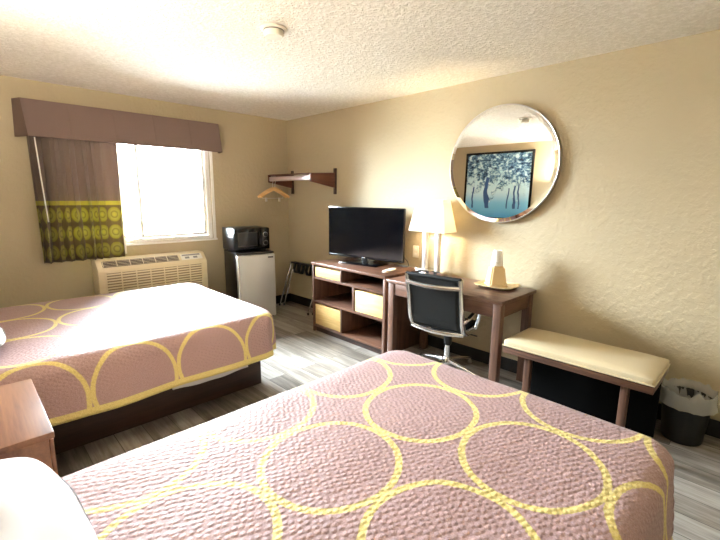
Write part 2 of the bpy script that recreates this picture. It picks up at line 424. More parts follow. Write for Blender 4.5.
# ------------------------------------------------------------------ beds
def quilt_mesh(x0, x1, y0, y1, zt, drop, seed, head=.0, r=.075, flare=.10, Rc=.10, step=.02, sag=.02, puff=.012):
    """flat coverlet laid over a mattress: unfolded coordinates become the 'cloth' UVs"""
    bm = bmesh.new(); uvl = bm.loops.layers.uv.new('cloth'); hl = bm.verts.layers.float.new('hem'); nl = bm.verts.layers.float_vector.new('flat')
    X0, X1, Y0, Y1 = x0, x1+drop, y0-drop, y1+drop
    nx, ny = int((X1-X0)/step), int((Y1-Y0)/step)
    grid = {}
    arc = r*PI/2
    for i in range(nx+1):
        for j in range(ny+1):
            u = X0 + (X1-X0)*i/nx; v = Y0 + (Y1-Y0)*j/ny
            cx = min(u, x1-Rc); cy = min(max(v, y0+Rc), y1-Rc)
            dx, dy = u-cx, v-cy; L = math.hypot(dx, dy); d = L-Rc
            n1 = noise.noise(Vector((u*2.1, v*2.1, seed))); n2 = noise.noise(Vector((u*6, v*6, seed+5)))
            if d > drop + step*1.5: continue
            if d > drop:
                d = drop; u, v = cx+dx/L*(Rc+d), cy+dy/L*(Rc+d)
            dd = d
            if d <= 0:
                e = min(1, -d/.35)
                p = Vector((u, v, zt + puff*(e**.5) + .006*n1 + .0025*n2 - .004))
            else:
                nxx, nyy = dx/L, dy/L
                if d < arc: a = d/r; h, g = r*math.sin(a), r*(1-math.cos(a))
                else: h, g = r, r + (d-arc)
                k = max(0, (d-arc*.5))/drop
                along = u*abs(nyy) + v*abs(nxx)
                corner = 2*abs(nxx*nyy)
                wave = .012*math.sin(along*9+seed) + .009*n2 + .018*n1 + .035*corner*math.sin(math.atan2(nyy, nxx)*9)
                h += k*(flare*abs(nyy)**2*(1-.7*corner) + wave)
                g -= k*flare*.25
                g += k*sag*noise.noise(Vector((along*1.3, seed, 3)))
                p = Vector((cx+nxx*(Rc+h), cy+nyy*(Rc+h), zt - g - .004 + .006*n1*(1-min(1, k*3))))
            vt = bm.verts.new(p); vt[hl] = drop-dd if d > -.5 else 1.0; vt[nl] = Vector((u, v, 0)); grid[i, j] = vt
    for i in range(nx):
        for j in range(ny):
            q = [grid.get(k) for k in ((i, j), (i+1, j), (i+1, j+1), (i, j+1))]
            q = [a for a in q if a is not None]
            if len(q) == 4 and min(a[hl] for a in q) < 1e-6 and max(a[hl] for a in q) < 1e-6: continue
            if len(q) >= 3:
                try: fc = bm.faces.new(q)
                except ValueError: continue
                for lp in fc.loops: lp[uvl].uv = (lp.vert[nl].x, lp.vert[nl].y)
    bmesh.ops.remove_doubles(bm, verts=bm.verts[:], dist=1e-5)
    loose = [v for v in bm.verts if not v.link_faces]
    bmesh.ops.delete(bm, geom=loose, context='VERTS')
    return bm

def make_bed(label, y0, y1, zt, xf, xbase, mat, quilt_kw, seed):
    t = thing('bed', label, 'bed', (-2.55, (y0+y1)/2, 0))
    part('base', B().box(XW+.07, xbase, y0+.06, y1-.06, .0, .235, .006), M['espresso'], t)
    part('box_spring', B().box(XW+.07, xbase+.02, y0+.04, y1-.04, .237, .345, .02, 3), M['mattress'], t)
    part('mattress', B().box(XW+.07, xf-.02, y0+.025, y1-.025, .347, zt-.035, .045, 4), M['mattress'], t)
    part('headboard', B().box(XW+.012, XW+.062, y0-.05, y1+.05, .0, 1.02, .006), M['headboard'], t)
    bm = quilt_mesh(XW+.07, xf, y0, y1, zt, seed=seed, **quilt_kw)
    b = B(); b.bm.free(); b.bm = bm
    o = part('coverlet', b, mat, t, recalc=False)
    s = o.modifiers.new('thickness', 'SOLIDIFY'); s.thickness = .012; s.offset = -1
    return t
bedw = make_bed('bed in a mauve coverlet with yellow rings, standing by the window and air conditioner', -2.06, -.60, .60, -1.64, -1.675, M['quilt_window'], dict(drop=.37, flare=.10), 1.3)
bedn = make_bed('nearest bed in a mauve coverlet with yellow rings, filling the foreground', -4.525, -3.255, .598, -1.50, -1.6, M['quilt_near'], dict(drop=.42, flare=.035, r=.05, Rc=.07), 4.1)
# white sheet edge that shows under the coverlet's hem
sh = B(); tt = bmesh.new(); rows = []
for i in range(25):
    x = -2.42 + .52*i/24; dz = .016*math.sin(PI*i/24)
    rows.append([tt.verts.new((x, -2.18+.004*math.sin(i), .34)), tt.verts.new((x, -2.205+.004*math.sin(i*.7), .272-dz))])
for a, c in zip(rows, rows[1:]): tt.faces.new((a[0], c[0], c[1], a[1]))
sh.add(tt); so = part('sheet_edge', sh, M['sheet'], bedw); sm = so.modifiers.new('thickness', 'SOLIDIFY'); sm.thickness = .004

def pillow_mesh(lx, ly, lz, seed):
    t = bmesh.new(); bmesh.ops.create_cube(t, size=2)
    bmesh.ops.subdivide_edges(t, edges=t.edges[:], cuts=11, use_grid_fill=True)
    for v in t.verts:
        x, y, z = v.co
        e = (1-abs(x)**3.2)*(1-abs(y)**3.2); e = max(e, 0)**.42
        px = x*(1-.15*abs(y)**3); py = y*(1-.15*abs(x)**3)
        n = noise.noise(Vector((x*1.7, y*1.7, seed+z))) ; n2 = noise.noise(Vector((x*4, y*4, seed*2+z)))
        zz = (math.copysign(1, z) if abs(z) > .99 else z)*e*(1+.14*n) + .09*n2*e
        v.co = Vector((px*lx/2, py*ly/2, zz*lz/2 + .02*n + .010*e*abs(noise.noise(Vector((x*5+y*2, y*3.2-x, seed*3))))))
    return t
def pillow(label, loc, rot, size, seed, group):
    b = B(); b.add(pillow_mesh(*size, seed))
    o = part('pillow', b, M['sheet']); sb = o.modifiers.new('smooth', 'SUBSURF'); sb.levels = sb.render_levels = 2
    o.location = loc; o.rotation_euler = rot; tag(o, label, 'pillow', group); return o
pillow('white pillow at the head of the nearest bed, beside the nightstand', (-3.355, -3.655, .742), (0, .10, .06), (.46, .66, .21), 2.0, 'white bed pillows')
pillow('white pillow at the head of the nearest bed, on the side away from the nightstand', (-3.33, -4.305, .735), (0, .10, -.03), (.46, .58, .21), 9.0, 'white bed pillows')
pillow('white pillow on the bed under the window, on the nightstand side', (-3.36, -1.70, .705), (0, .06, .02), (.44, .60, .17), 5.0, 'white bed pillows')
pillow('white pillow on the bed under the window, on the window side', (-3.36, -.98, .705), (0, .06, -.02), (.44, .60, .17), 12.0, 'white bed pillows')

# ------------------------------------------------------------------ nightstand
t = thing('nightstand', 'reddish brown wooden nightstand between the two beds', 'nightstand', (-3.35, -2.62, 0))
part('body', B().box(XW+.03, -3.11, -2.875, -2.275, .04, .555, .004), M['mahog_x'], t)
part('top', B().box(XW+.02, -3.092, -2.89, -2.255, .556, .582, .004), M['mahog_x'], t)
part('plinth', B().box(XW+.05, -3.14, -2.86, -2.29, 0, .039), M['espresso'], t)
for z0, z1 in ((.07, .295), (.305, .54)):
    d = part('drawer', B().box(-3.109, -3.094, -2.86, -2.29, z0, z1, .003), M['mahog_x'], t)
    part('knob', B().lathe([(.008, 0), (.008, .012), (.015, .018), (.013, .026), (.004, .028)], (-3.094, -2.575, (z0+z1)/2), 16, 'x'), M['satin'], d)

# ------------------------------------------------------------------ window dressing
t = thing('valance', 'mauve brown box valance across the top of the window', 'valance', (-1.9, 0, 1.95))
v = B(); x0, x1 = -2.79, -.985
def vp(x, y, z): return (x, y, z)
tt = bmesh.new()
# sloped front board with returned ends, open below
def slab(a, b, c, d, th):
    n = (Vector(b)-Vector(a)).cross(Vector(d)-Vector(a)).normalized()*th
    q = [Vector(p) for p in (a, b, c, d)]; A = [tt.verts.new(p) for p in q]; C = [tt.verts.new(p+n) for p in q]
    tt.faces.new(A); tt.faces.new(C[::-1])
    for k in range(4): tt.faces.new((A[k], C[k], C[(k+1) % 4], A[(k+1) % 4]))
yt, yb, z0, z1 = -.105, -.175, 1.951, 2.265
nseg = 5
for i in range(nseg):
    a, b_ = x0+(x1-x0)*i/nseg, x0+(x1-x0)*(i+1)/nseg
    slab((max(a, x0+.062) if i == 0 else a, yb, z0), (min(b_, x1-.03)-.0012, yb, z0), (min(b_, x1-.03)-.0012, yt, z1), (max(a, x0+.045) if i == 0 else a, yt, z1), -.016)
v.add(tt); part('front_panel', v, M['valance'], t, smooth=False)
def end_panel(xw, xf0, xf1, th):
    tt = bmesh.new(); q = [(xw, -.0005, z0), (xf0, yb, z0), (xf1, yt, z1), (xw+(xf1-xw)*.2, -.0005, z1)]
    A = [tt.verts.new(p) for p in q]; C = [tt.verts.new((p[0]+th, p[1], p[2])) for p in q]
    tt.faces.new(A); tt.faces.new(C[::-1])
    for k in range(4): tt.faces.new((A[k], C[k], C[(k+1) % 4], A[(k+1) % 4]))
    b = B(); b.add(tt); part('end_panel', b, M['valance'], t, smooth=False)
end_panel(x0-.012, x0+.0615, x0+.0445, -.014); end_panel(x1+.012, x1-.0315, x1-.0315, .014)
part('top_board', B().box(x0+.06, x1-.04, yt+.018, 0, z1-.016, z1, .001), M['valance'], t, smooth=False)

t = thing('curtain', 'brown pleated curtain with olive circles drawn to the left of the window', 'curtain', (-2.4, -.09, .84))
def curtain(x0, x1, z0, z1, y, mat, folds, uvw, thick=.003):
    bm = bmesh.new(); uvl = bm.loops.layers.uv.new('cloth'); n, m = 220, 26; cols = []
    # path with uneven folds
    path = []; u = 0; prev = None
    for i in range(n+1):
        s = i/n
        amp = .060*(.35+.65*min(1, max(0, (1-s)*3.4)))*(.55+.45*math.sin(s*7+1)**2)
        if s > .80: amp *= .35
        ph = 2*PI*folds*(s + .012*math.sin(s*19))
        x = x0+(x1-x0)*s + .010*math.sin(ph*2)*(1 if s < .8 else .2); yy = y + amp*math.sin(ph)
        if prev: u += math.hypot(x-prev[0], yy-prev[1])
        prev = (x, yy); path.append((x, yy, u))
    for (x, yy, u) in path:
        col = []
        for k in range(m+1):
            z = z1+(z0-z1)*k/m; q = k/m
            xx = x + .012*q*math.sin(u*6+q*2); y2 = y + (yy-y)*(.3+.85*q) + .004*math.sin(q*5+u*9)
            col.append((bm.verts.new((xx, min(y2, -.034), z)), u, z))
        cols.append(col)
    for a, c in zip(cols, cols[1:]):
        for k in range(m):
            q = (a[k], c[k], c[k+1], a[k+1]); fc = bm.faces.new([e[0] for e in q])
            for lp, e in zip(fc.loops, q): lp[uvl].uv = (e[1]+uvw, e[2])
    return bm, path[-1][2]
bm, U = curtain(-2.745, -2.062, .845, 2.12, -.096, M['curtain'], 8.5, 0)
for fc in bm.faces:
    for lp in fc.loops: lp[bm.loops.layers.uv['cloth']].uv.x -= U-.30   # last circles end whole at the free edge
b = B(); b.bm.free(); b.bm = bm
o = part('drape', b, M['curtain'], t, recalc=False); sd = o.modifiers.new('thickness', 'SOLIDIFY'); sd.thickness = .003; sd.offset = 0
part('lining_edge', B().box(-2.066, -2.046, -.072, -.062, .87, 2.2, .002), M['lining'], t, label='white lining along the free edge')
part('pull_wand', B().tube([(-2.70, -.168, 1.945), (-2.69, -.168, 1.6), (-2.675, -.168, 1.22)], .005, 8), M['white'], t, label='white pull wand')

# ------------------------------------------------------------------ air conditioner under the window
t = thing('air_conditioner', 'cream wall air conditioner under the window, behind the far bed', 'air conditioner', (-1.82, -.1, .42))
ax0, ax1, ay, az0, az1 = -2.355, -1.285, -.235, .42, .835
body = B()
prof = [(-.001, az0), (ay, az0), (ay, az1-.10), (ay+.012, az1-.075), (ay+.075, az1-.008), (ay+.10, az1), (-.001, az1)]
body.prism(prof, ax0, ax1, 'x', .007)
part('cabinet', body, M['ac'], t)
# sloped deck between (ay+.012, az1-.075) and (ay+.075, az1-.008)
def deck(u, off=0):
    p0 = Vector((0, ay+.012, az1-.075)); p1 = Vector((0, ay+.075, az1-.008)); n = Vector((0, -(p1-p0).z, (p1-p0).y)).normalized()
    return p0 + (p1-p0)*u + n*off
def deckbox(xa, xb, ua, ub, o0, o1):
    q = [deck(ua, o0), deck(ub, o0), deck(ub, o1), deck(ua, o1)]
    return B().prism([(p.y, p.z) for p in q], xa, xb, 'x')
part('vent_recess', deckbox(ax0+.05, ax0+.78, .14, .90, -.004, .003), M['acdark'], t, smooth=False)
sl = B()
for k in range(4):
    b2 = deckbox(ax0+.052, ax0+.778, .2+.19*k, .2+.19*k+.035, .003, .006); me = bpy.data.meshes.new('x'); b2.bm.to_mesh(me); sl.bm.from_mesh(me)
for k in range(7):
    xx = ax0+.052+.12*k; b2 = deckbox(xx, xx+.006, .15, .89, .003, .009); me = bpy.data.meshes.new('x'); b2.bm.to_mesh(me); sl.bm.from_mesh(me)
part('vent_louvre', sl, M['ac'], t, smooth=False)
cp = part('control_panel', deckbox(ax0+.80, ax0+1.03, .12, .92, .0005, .005), M['white'], t, smooth=False)
part('display', deckbox(ax0+.815, ax0+1.01, .66, .84, .0051, .008), M['acgrey'], cp, smooth=False)
for k in range(2):
    part('button', deckbox(ax0+.84+.09*k, ax0+.885+.09*k, .25, .5, .0051, .010), M['acgrey'], cp, smooth=False)
g = B()
g.box(ax0+.06, ax1-.06, ay-.018, ay-.0005, az0+.018, az0+.03).box(ax0+.06, ax1-.06, ay-.018, ay-.0005, az0+.295, az0+.305)
for k in range(10): g.box(ax0+.06, ax1-.06, ay-.016, ay-.003, az0+.03+.027*k, az0+.043+.027*k)
part('grille_shade_sheet', B().box(ax0+.06, ax1-.06, ay-.003, ay-.0003, az0+.03, az0+.295), M['acshade'], t, smooth=False)  # darker sheet paints the shade between the slats
for k in range(8): g.box(ax0+.06+.1345*k, ax0+.068+.1345*k, ay-.017, ay-.0005, az0+.03, az0+.295)
part('front_grille', g, M['ac'], t, smooth=False)

# ------------------------------------------------------------------ fridge and microwave
t = thing('mini_fridge', 'small black fridge with a silver door in the corner', 'fridge', (-.80, -.315, 0), -.165, world=False)
part('body', B().box(-.224, .224, -.19, .235, .02, .80, .008), M['black'], t)
part('top', B().box(-.228, .228, -.215, .238, .801, .822, .006), M['black'], t)
d = part('door', B().box(-.224, .224, -.252, -.194, .045, .797, .012, 3), M['steel'], t, label='silver door')
part('badge', B().box(.135, .20, -.2545, -.2515, .752, .770, .002), M['badge'], d, label='small dark badge')
part('edge_trim', B().box(-.224, -.206, -.255, -.2515, .06, .785, .002), M['chrome'], d)
for sx in (-.18, .18):
    for sy in (-.15, .19): part('foot', B().lathe([(.018, 0), (.018, .022)], (sx, sy, 0), 12), M['black'], t)
t = thing('microwave', 'black microwave oven on top of the small fridge', 'microwave', (-.80, -.27, .823), -.07, world=False)
part('body', B().box(-.222, .222, -.135, .18, .014, .272, .006), M['black'], t)
d = part('door', B().box(-.221, .115, -.158, -.137, .018, .268, .005), M['blackgloss'], t)
part('glass', B().box(-.165, .05, -.161, -.1585, .07, .215, .001), M['mwindow'], d)
fr = B(); fr.box(-.18, .066, -.1605, -.1582, .215, .228).box(-.18, .066, -.1605, -.1582, .057, .069).box(-.18, -.166, -.1605, -.1582, .069, .215).box(.052, .066, -.1605, -.1582, .069, .215)
part('window_trim', fr, M['badge'], d)
part('handle', B().tube([(.088, -.158, .07), (.088, -.178, .08), (.088, -.180, .14), (.088, -.178, .21), (.088, -.158, .22)], .007, 8), M['blackgloss'], d)
c = part('control_panel', B().box(.118, .221, -.157, -.137, .018, .268, .005), M['blackgloss'], t)
for zz in (.19, .09):
    k = part('dial', B().lathe([(.026, 0), (.026, .008), (.020, .02), (.004, .021)], (.17, -.157, zz), 24, '-y'), M['black'], c)
    part('dial_ring', B().lathe([(.031, 0), (.031, .002), (.0265, .0025), (.0265, 0)], (.17, -.157, zz), 24, '-y', cap=False), M['silverlight'], c)
part('side_glare', B().box(-.2235, -.2222, -.11, -.02, .17, .25), M['white'], t, label='white patch painted as window glare on the side')  # white patch stands in for window glare on the microwave side
for sx in (-.18, .18):
    for sy in (-.11, .15): part('foot', B().lathe([(.012, 0), (.012, .015)], (sx, sy, 0), 10), M['black'], t)

# ------------------------------------------------------------------ clothes rack with hangers
t = thing('clothes_rack', 'wall mounted clothes rack with mahogany brackets in the room corner', 'clothes rack', (0, -.55, 1.6))
for yc in (-.12, -.98):
    part('bracket', B().prism([(-.022, 1.565), (-.38, 1.632), (-.38, 1.724), (-.022, 1.742)], yc-.011, yc+.011, 'y', .003), M['mahog'], t)
    part('wall_plate', B().box(-.021, -.0005, yc-.02, yc+.02, 1.492, 1.792, .003), M['espresso'], t)
part('hanging_rail', B().box(-.375, -.35, -.968, -.132, 1.645, 1.702, .008, 3), M['rail'], t, label='hanging rail with pale glare painted in')
part('rail_cap', B().box(-.383, -.30, -.966, -.134, 1.716, 1.727, .003), M['mahog'], t)

def hanger(label, y, rz, clips):
    t = thing('coat_hanger', label, 'coat hanger', (-.3625, y, 1.585), rz, 'wooden hangers on the clothes rack', world=False)
    b = B(); pts = []; rr = []
    for i in range(-10, 11):
        s = i/10; pts.append((.215*s, 0, -.03-.105*abs(s)**1.25)); rr.append(.011+.004*(1-abs(s)))
    b.tube(pts, rr, 10, flat=1.35)
    part('shoulder', b, M['hanger'], t)
    hk = []
    for i in range(13):
        a = -PI/2 + PI*1.28*i/12
        hk.append((.026*math.cos(a), 0, .090+.034*math.sin(a)))
    part('hook', B().tube([(0, 0, -.03), (0, 0, .02)]+hk[1:], .003, 8), M['satin'], t)
    if clips:
        part('clip_bar', B().tube([(-.16, 0, -.125), (-.15, 0, -.15), (.15, 0, -.15), (.16, 0, -.125)], .003, 6), M['satin'], t)
        for s in (-1, 1): part('clip', B().box(s*.10-.013, s*.10+.013, -.008, .008, -.19, -.142, .003), M['satin'], t)
hanger('wooden hanger with trouser clips, nearest the wall corner on the rack', -.185, .05, True)
hanger('wooden hanger without clips, hanging beside the one with clips', -.24, .05, False)

# ------------------------------------------------------------------ luggage rack leaning folded on the wall
t = thing('luggage_rack', 'folded chrome luggage rack with black straps leaning between fridge and dresser', 'luggage rack', (-.15, -.45, 0))
def lr(y0, y1, xb, xt, zt):
    return [(xb, y0, .006), (xt, y0-.06, zt-.03), (xt, y0-.09, zt), (xt, y1+.0, zt), (xt, y1-.03, zt-.03), (xb, y1+.03, .006)]
for k, (xb, xt) in enumerate(((-.25, -.085), (-.20, -.055))):
    y0, y1 = (-.11, -.80) if k == 0 else (-.14, -.83)
    l = B(); l.tube([(xb, y0, .012), (xt, y0-.05, .57)], .0105, 10); part('leg', l, M['chrome'], t)
    l = B(); l.tube([(xb, y1+.06, .012), (xt, y1, .57)], .0105, 10); part('leg', l, M['chrome'], t)
    part('top_bar', B().tube([(xt, y0-.05, .57), (xt, y0-.06, .585), (xt, y1+.01, .585), (xt, y1, .57)], .0125, 10), M['black'], t)
    for yy in (y0, y1+.06): part('foot', B().lathe([(.014, 0), (.014, .03)], (xb, yy, 0), 10), M['black'], t)
for yy in (-.29, -.40, -.56, -.68):
    pts = [(-.07, yy, .60), (-.115, yy, .58), (-.135, yy, .52), (-.12, yy, .46), (-.085, yy, .455), (-.06, yy, .52), (-.055, yy, .58)]
    s = B(); tt = bmesh.new(); vs = []
    for p in pts: vs.append((tt.verts.new((p[0], yy-.028, p[2])), tt.verts.new((p[0], yy+.028, p[2]))))
    for a, c in zip(vs, vs[1:]): tt.faces.new((a[0], a[1], c[1], c[0]))
    s.add(tt); o = part('strap', s, M['blacksoft'], t); q = o.modifiers.new('thickness', 'SOLIDIFY'); q.thickness = .004

# ------------------------------------------------------------------ television dresser
DX, DY0, DY1 = -.572, -2.312, -1.248
t = thing('media_dresser', 'dark walnut media dresser with three pale bamboo drawers under the television', 'dresser', (-.3, -1.78, 0))
part('top', B().box(DX-.012, -.02, DY0-.004, DY1+.008, .745, .772, .004), M['walnut_y'], t)
for y0, y1 in ((DY1-.024, DY1), (DY0, DY0+.03)):
    part('side_panel', B().box(DX, -.025, y0, y1, .0, .744, .003), M['walnut_z'], t)
part('back_panel', B().box(-.032, -.025, DY0+.031, DY1-.025, .06, .744), M['espresso'], t)
zs = [(.060, .082), (.335, .357), (.594, .616)]
for z0, z1 in zs: part('shelf', B().box(DX+.002, -.034, DY0+.031, DY1-.025, z0, z1, .002), M['walnut_y'], t)
part('kick_board', B().box(DX+.03, DX+.05, DY0+.031, DY1-.025, .0, .059), M['espresso'], t)
divs = [(-1.70, .617, .744), (-1.885, .358, .593), (-1.708, .083, .334)]
for y, z0, z1 in divs: part('divider', B().box(DX+.004, -.034, y-.011, y+.011, z0, z1, .002), M['walnut_z'], t)
for y0, y1, z0, z1 in ((-1.684, -1.28, .619, .722), (DY0+.038, -1.902, .36, .568), (-1.692, -1.28, .085, .312)):
    part('drawer', B().box(DX+.012, -.10, y0, y1, z0, z1, .004), M['bamboo'], t, label='pale bamboo drawer')

# television on its stand, turned a little to the beds
ang = math.atan2(.15, .945)
t = thing('television', 'black flat screen television on the walnut dresser', 'television', (-.236, -1.70, .773), 0, world=False)
t.rotation_euler = (0, 0, -PI/2 + ang*1.0)
# local: x along screen width (image right), y towards wall, z up
TWD, TZ0, TZ1 = .957, .052, .588
part('housing', B().box(-TWD/2, TWD/2, .002, .030, TZ0, TZ1, .006), M['black'], t)
part('rear_bulge', B().box(-.3, .3, .031, .062, TZ0+.04, TZ1-.14, .012), M['black'], t)
bz = B(); q = .014
bz.box(-TWD/2, TWD/2, -.010, .001, TZ1-q, TZ1, .002).box(-TWD/2, TWD/2, -.010, .001, TZ0, TZ0+.022, .002)
bz.box(-TWD/2, -TWD/2+q, -.010, .001, TZ0+.022, TZ1-q).box(TWD/2-q, TWD/2, -.010, .001, TZ0+.022, TZ1-q)
part('bezel', bz, M['blackgloss'], t)
part('screen', B().box(-TWD/2+q, TWD/2-q, -.006, .001, TZ0+.022, TZ1-q), M['screen'], t, smooth=False)
part('maker_badge', B().box(-.022, .022, -.0112, -.0102, TZ0+.007, TZ0+.015), M['silverlight'], t, smooth=False, label='small silver badge')
part('neck', B().box(-.035, .035, .004, .030, .012, TZ0+.02, .005), M['black'], t)
part('stand', B().box(-.24, .24, -.13, .11, .0005, .011, .005), M['blackgloss'], t)
part('power_cable', B().tube([(.42, .04, .12), (.455, .06, .10), (.49, .07, .06), (.50, .075, .02), (.47, .09, .006), (.3, .12, .006)], .004, 6), M['black'], t)

r = B().box(-.10, .10, -.022, .022, .0, .018, .006, 3); o = part('remote_control', r, M['white'])
o.location = (-.37, -2.175, .773); o.rotation_euler = (0, 0, .22); tag(o, 'white remote control on the dresser right of the television stand', 'remote control')

# ------------------------------------------------------------------ desk
EX0, EX1, EY0, EY1 = -.63, -.06, -3.452, -2.372
t = thing('desk', 'dark walnut writing desk under the round mirror', 'desk', (-.34, -2.9, 0))
part('top', B().box(EX0, EX1, EY0, EY1, .735, .762, .004), M['walnut_y'], t)
for x in (EX0+.015, EX1-.075):
    for y in (EY0+.015, EY1-.075): part('leg', B().box(x, x+.06, y, y+.06, 0, .734, .003), M['walnut_z'], t)
part('apron', B().box(EX0+.022, EX0+.042, EY0+.076, EY1-.076, .63, .734, .002), M['walnut_y'], t)
part('apron', B().box(EX1-.042, EX1-.022, EY0+.076, EY1-.076, .63, .734, .002), M['walnut_y'], t)
for y in (EY0+.022, EY1-.042): part('apron', B().box(EX0+.076, EX1-.076, y, y+.02, .63, .734, .002), M['walnut_x'], t)

# lamp
t = thing('table_lamp', 'chrome twin column table lamp with a white rectangular shade on the desk', 'lamp', (-.125, -2.49, .763))
LX0, LX1 = -.195, -.065
part('base', B().box(LX0, LX1, -2.645, -2.348, .763, .805, .004), M['chrome'], t)
for y in (-2.415, -2.555): part('column', B().box(-.15, -.11, y-.02, y+.02, .806, 1.20, .002), M['satin'], t)
for y in (-2.40, -2.49, -2.58):
    part('socket', B().box(LX0-.0015, LX0-.0002, y-.016, y+.016, .772, .796), M['black'], t, label='black outlet in the lamp base')
part('crossbar', B().box(-.145, -.115, -2.57, -2.40, 1.20, 1.212, .002), M['chrome'], t)
tt = bmesh.new()
def rect(hx, hy, z): return [tt.verts.new((-.135+sx*hx, -2.485+sy*hy, z)) for sx, sy in ((-1, -1), (1, -1), (1, 1), (-1, 1))]
R0, R1 = rect(.098, .20, 1.160), rect(.058, .142, 1.448)
for k in range(4): tt.faces.new((R0[k], R0[(k+1) % 4], R1[(k+1) % 4], R1[k]))
b = B(); b.add(tt); o = part('lamp_shade', b, M['shade'], t, smooth=False)
q = o.modifiers.new('thickness', 'SOLIDIFY'); q.thickness = .003
for y in (-2.415, -2.555):
    part('bulb', B().lathe([(.012, 0), (.014, .02), (.03, .05), (.032, .07), (.022, .095), (.004, .103)], (-.13, y, 1.213), 16), M['bulb'], t, label='glowing warm bulb')
    ld = bpy.data.lights.new('bulb_light', 'POINT'); ld.energy = 36; ld.color = (1, .76, .45); ld.shadow_soft_size = .035
    lo = bpy.data.objects.new('bulb_light', ld); COL.objects.link(lo); lo.location = (-.13, y, 1.275)
    lo.location = Vector(lo.location) - t.location; lo.parent = t

# tray, bucket and cups
t = thing('serving_tray', 'cream plastic tray on the right end of the desk', 'tray', (-.19, -3.19, .763))
tr = B(); x0, x1, y0, y1 = -.335, -.055, -3.345, -3.03; ch = .04
def octo(i): return [(x0+i+ch, y0+i), (x1-i-ch, y0+i), (x1-i, y0+i+ch), (x1-i, y1-i-ch), (x1-i-ch, y1-i), (x0+i+ch, y1-i), (x0+i, y1-i-ch), (x0+i, y0+i+ch)]
tt = bmesh.new(); rings = []
for i, z in ((.03, .7635), (.008, .780), (.0, .784), (.004, .787), (.014, .781), (.034, .769)):
    rings.append([tt.verts.new((a, b_, z)) for a, b_ in octo(i)])
for A, C in zip(rings, rings[1:]):
    for k in range(8): tt.faces.new((A[k], A[(k+1) % 8], C[(k+1) % 8], C[k]))
tt.faces.new(rings[0][::-1]); tt.faces.new(rings[-1]); tr.add(tt)
part('dish', tr, M['tray'], t)
t = thing('ice_bucket', 'tan square ice bucket turned upside down on the cream tray', 'ice bucket', (-.20, -3.175, .770), .80, world=False)
def frust(b, h0, h1, z0, z1, bev=.012):
    tt = bmesh.new(); q = lambda h, z: [tt.verts.new((sx*h, sy*h, z)) for sx, sy in ((-1, -1), (1, -1), (1, 1), (-1, 1))]
    a, c = q(h0, z0), q(h1, z1); tt.faces.new(a[::-1]); tt.faces.new(c)
    for k in range(4): tt.faces.new((a[k], a[(k+1) % 4], c[(k+1) % 4], c[k]))
    bmesh.ops.recalc_face_normals(tt, faces=tt.faces[:]); bmesh.ops.bevel(tt, geom=tt.edges[:], offset=bev, segments=3, affect='EDGES'); b.add(tt)
b = B(); frust(b, .070, .050, .012, .165); part('body', b, M['bucket'], t)
b = B(); frust(b, .074, .073, .0005, .016, .004); part('rim', b, M['bucket'], t)
def cup(label, z, first=None):
    if first is None:
        b = B(); b.lathe([(.046, 0), (.047, .004), (.045, .007), (.033, .092), (.031, .094), (.001, .094)], (0, 0, 0), 24, cap=False)
        o = part('foam_cup', b, M['cup']); q = o.modifiers.new('thickness', 'SOLIDIFY'); q.thickness = .002
    else: o = first.copy(); COL.objects.link(o)
    o.location = (-.20, -3.175, z); tag(o, label, 'cup', 'foam cups stacked on the ice bucket'); return o
c0 = cup('white foam cup at the bottom of the upturned stack on the ice bucket', .936)
cup('white foam cup in the middle of the upturned stack on the ice bucket', .951, c0)
cup('white foam cup on top of the upturned stack on the ice bucket', .966, c0)

# wall socket
t = thing('wall_outlet', 'cream outlet plate on the wall behind the table lamp', 'outlet', (0, -2.2, .93))
part('plate', B().box(-.007, -.0005, -2.238, -2.166, .872, .992, .003), M['whiteplastic'], t)
for z in (.905, .955): part('socket', B().box(-.0088, -.0071, -2.217, -2.187, z-.014, z+.014, .001), M['white'], t)

# ------------------------------------------------------------------ round mirror
t = thing('round_mirror', 'large round silver rimmed mirror hanging on the tan wall above the desk', 'mirror', (-.034, -3.058, 1.736), world=False)
rm = .468
part('frame', B().lathe([(rm-.006, -.012), (rm+.002, -.012), (rm+.002, .011), (rm-.001, .0125), (rm-.006, .010)], (0, 0, 0), 96, '-x'), M['satin'], t)
part('bevel', B().lathe([(rm-.004, .010), (rm-.034, .0145), (rm-.034, .0005), (rm-.004, .0005)], (0, 0, 0), 96, '-x', cap=False), M['mirror'], t, smooth=False, label='bevelled glass rim')
part('glass', B().lathe([(rm-.0342, .002), (rm-.0342, .0145)], (0, 0, 0), 96, '-x'), M['mirror'], t, smooth=False)
nrm = Vector((-1, -.016, .012)).normalized()
t.rotation_euler = Vector((-1, 0, 0)).rotation_difference(nrm).to_euler()

# framed print on the wall behind the camera's left, seen in the mirror
t = thing('framed_picture', 'black framed blue print of trees, reflected in the round mirror', 'picture', (XW+.02, -1.35, 1.75), world=False)
pw, ph, pf = 1.21, 1.14, .035
fr = B(); fr.box(-.019, .012, -pw/2, -pw/2+pf, -ph/2, ph/2, .004).box(-.019, .012, pw/2-pf, pw/2, -ph/2, ph/2, .004)
fr.box(-.019, .012, -pw/2+pf, pw/2-pf, ph/2-pf, ph/2, .004).box(-.019, .012, -pw/2+pf, pw/2-pf, -ph/2, -ph/2+pf, .004)
part('frame', fr, M['blackgloss'], t)
part('print', B().box(-.012, .0, -pw/2+pf, pw/2-pf, -ph/2+pf, ph/2-pf), M['print'], t, smooth=False)

# ------------------------------------------------------------------ desk chair (back to the camera)
t = thing('desk_chair', 'black leather swivel chair with chrome side rails at the desk', 'chair', (-.40, -2.88, 0), .10, world=False)
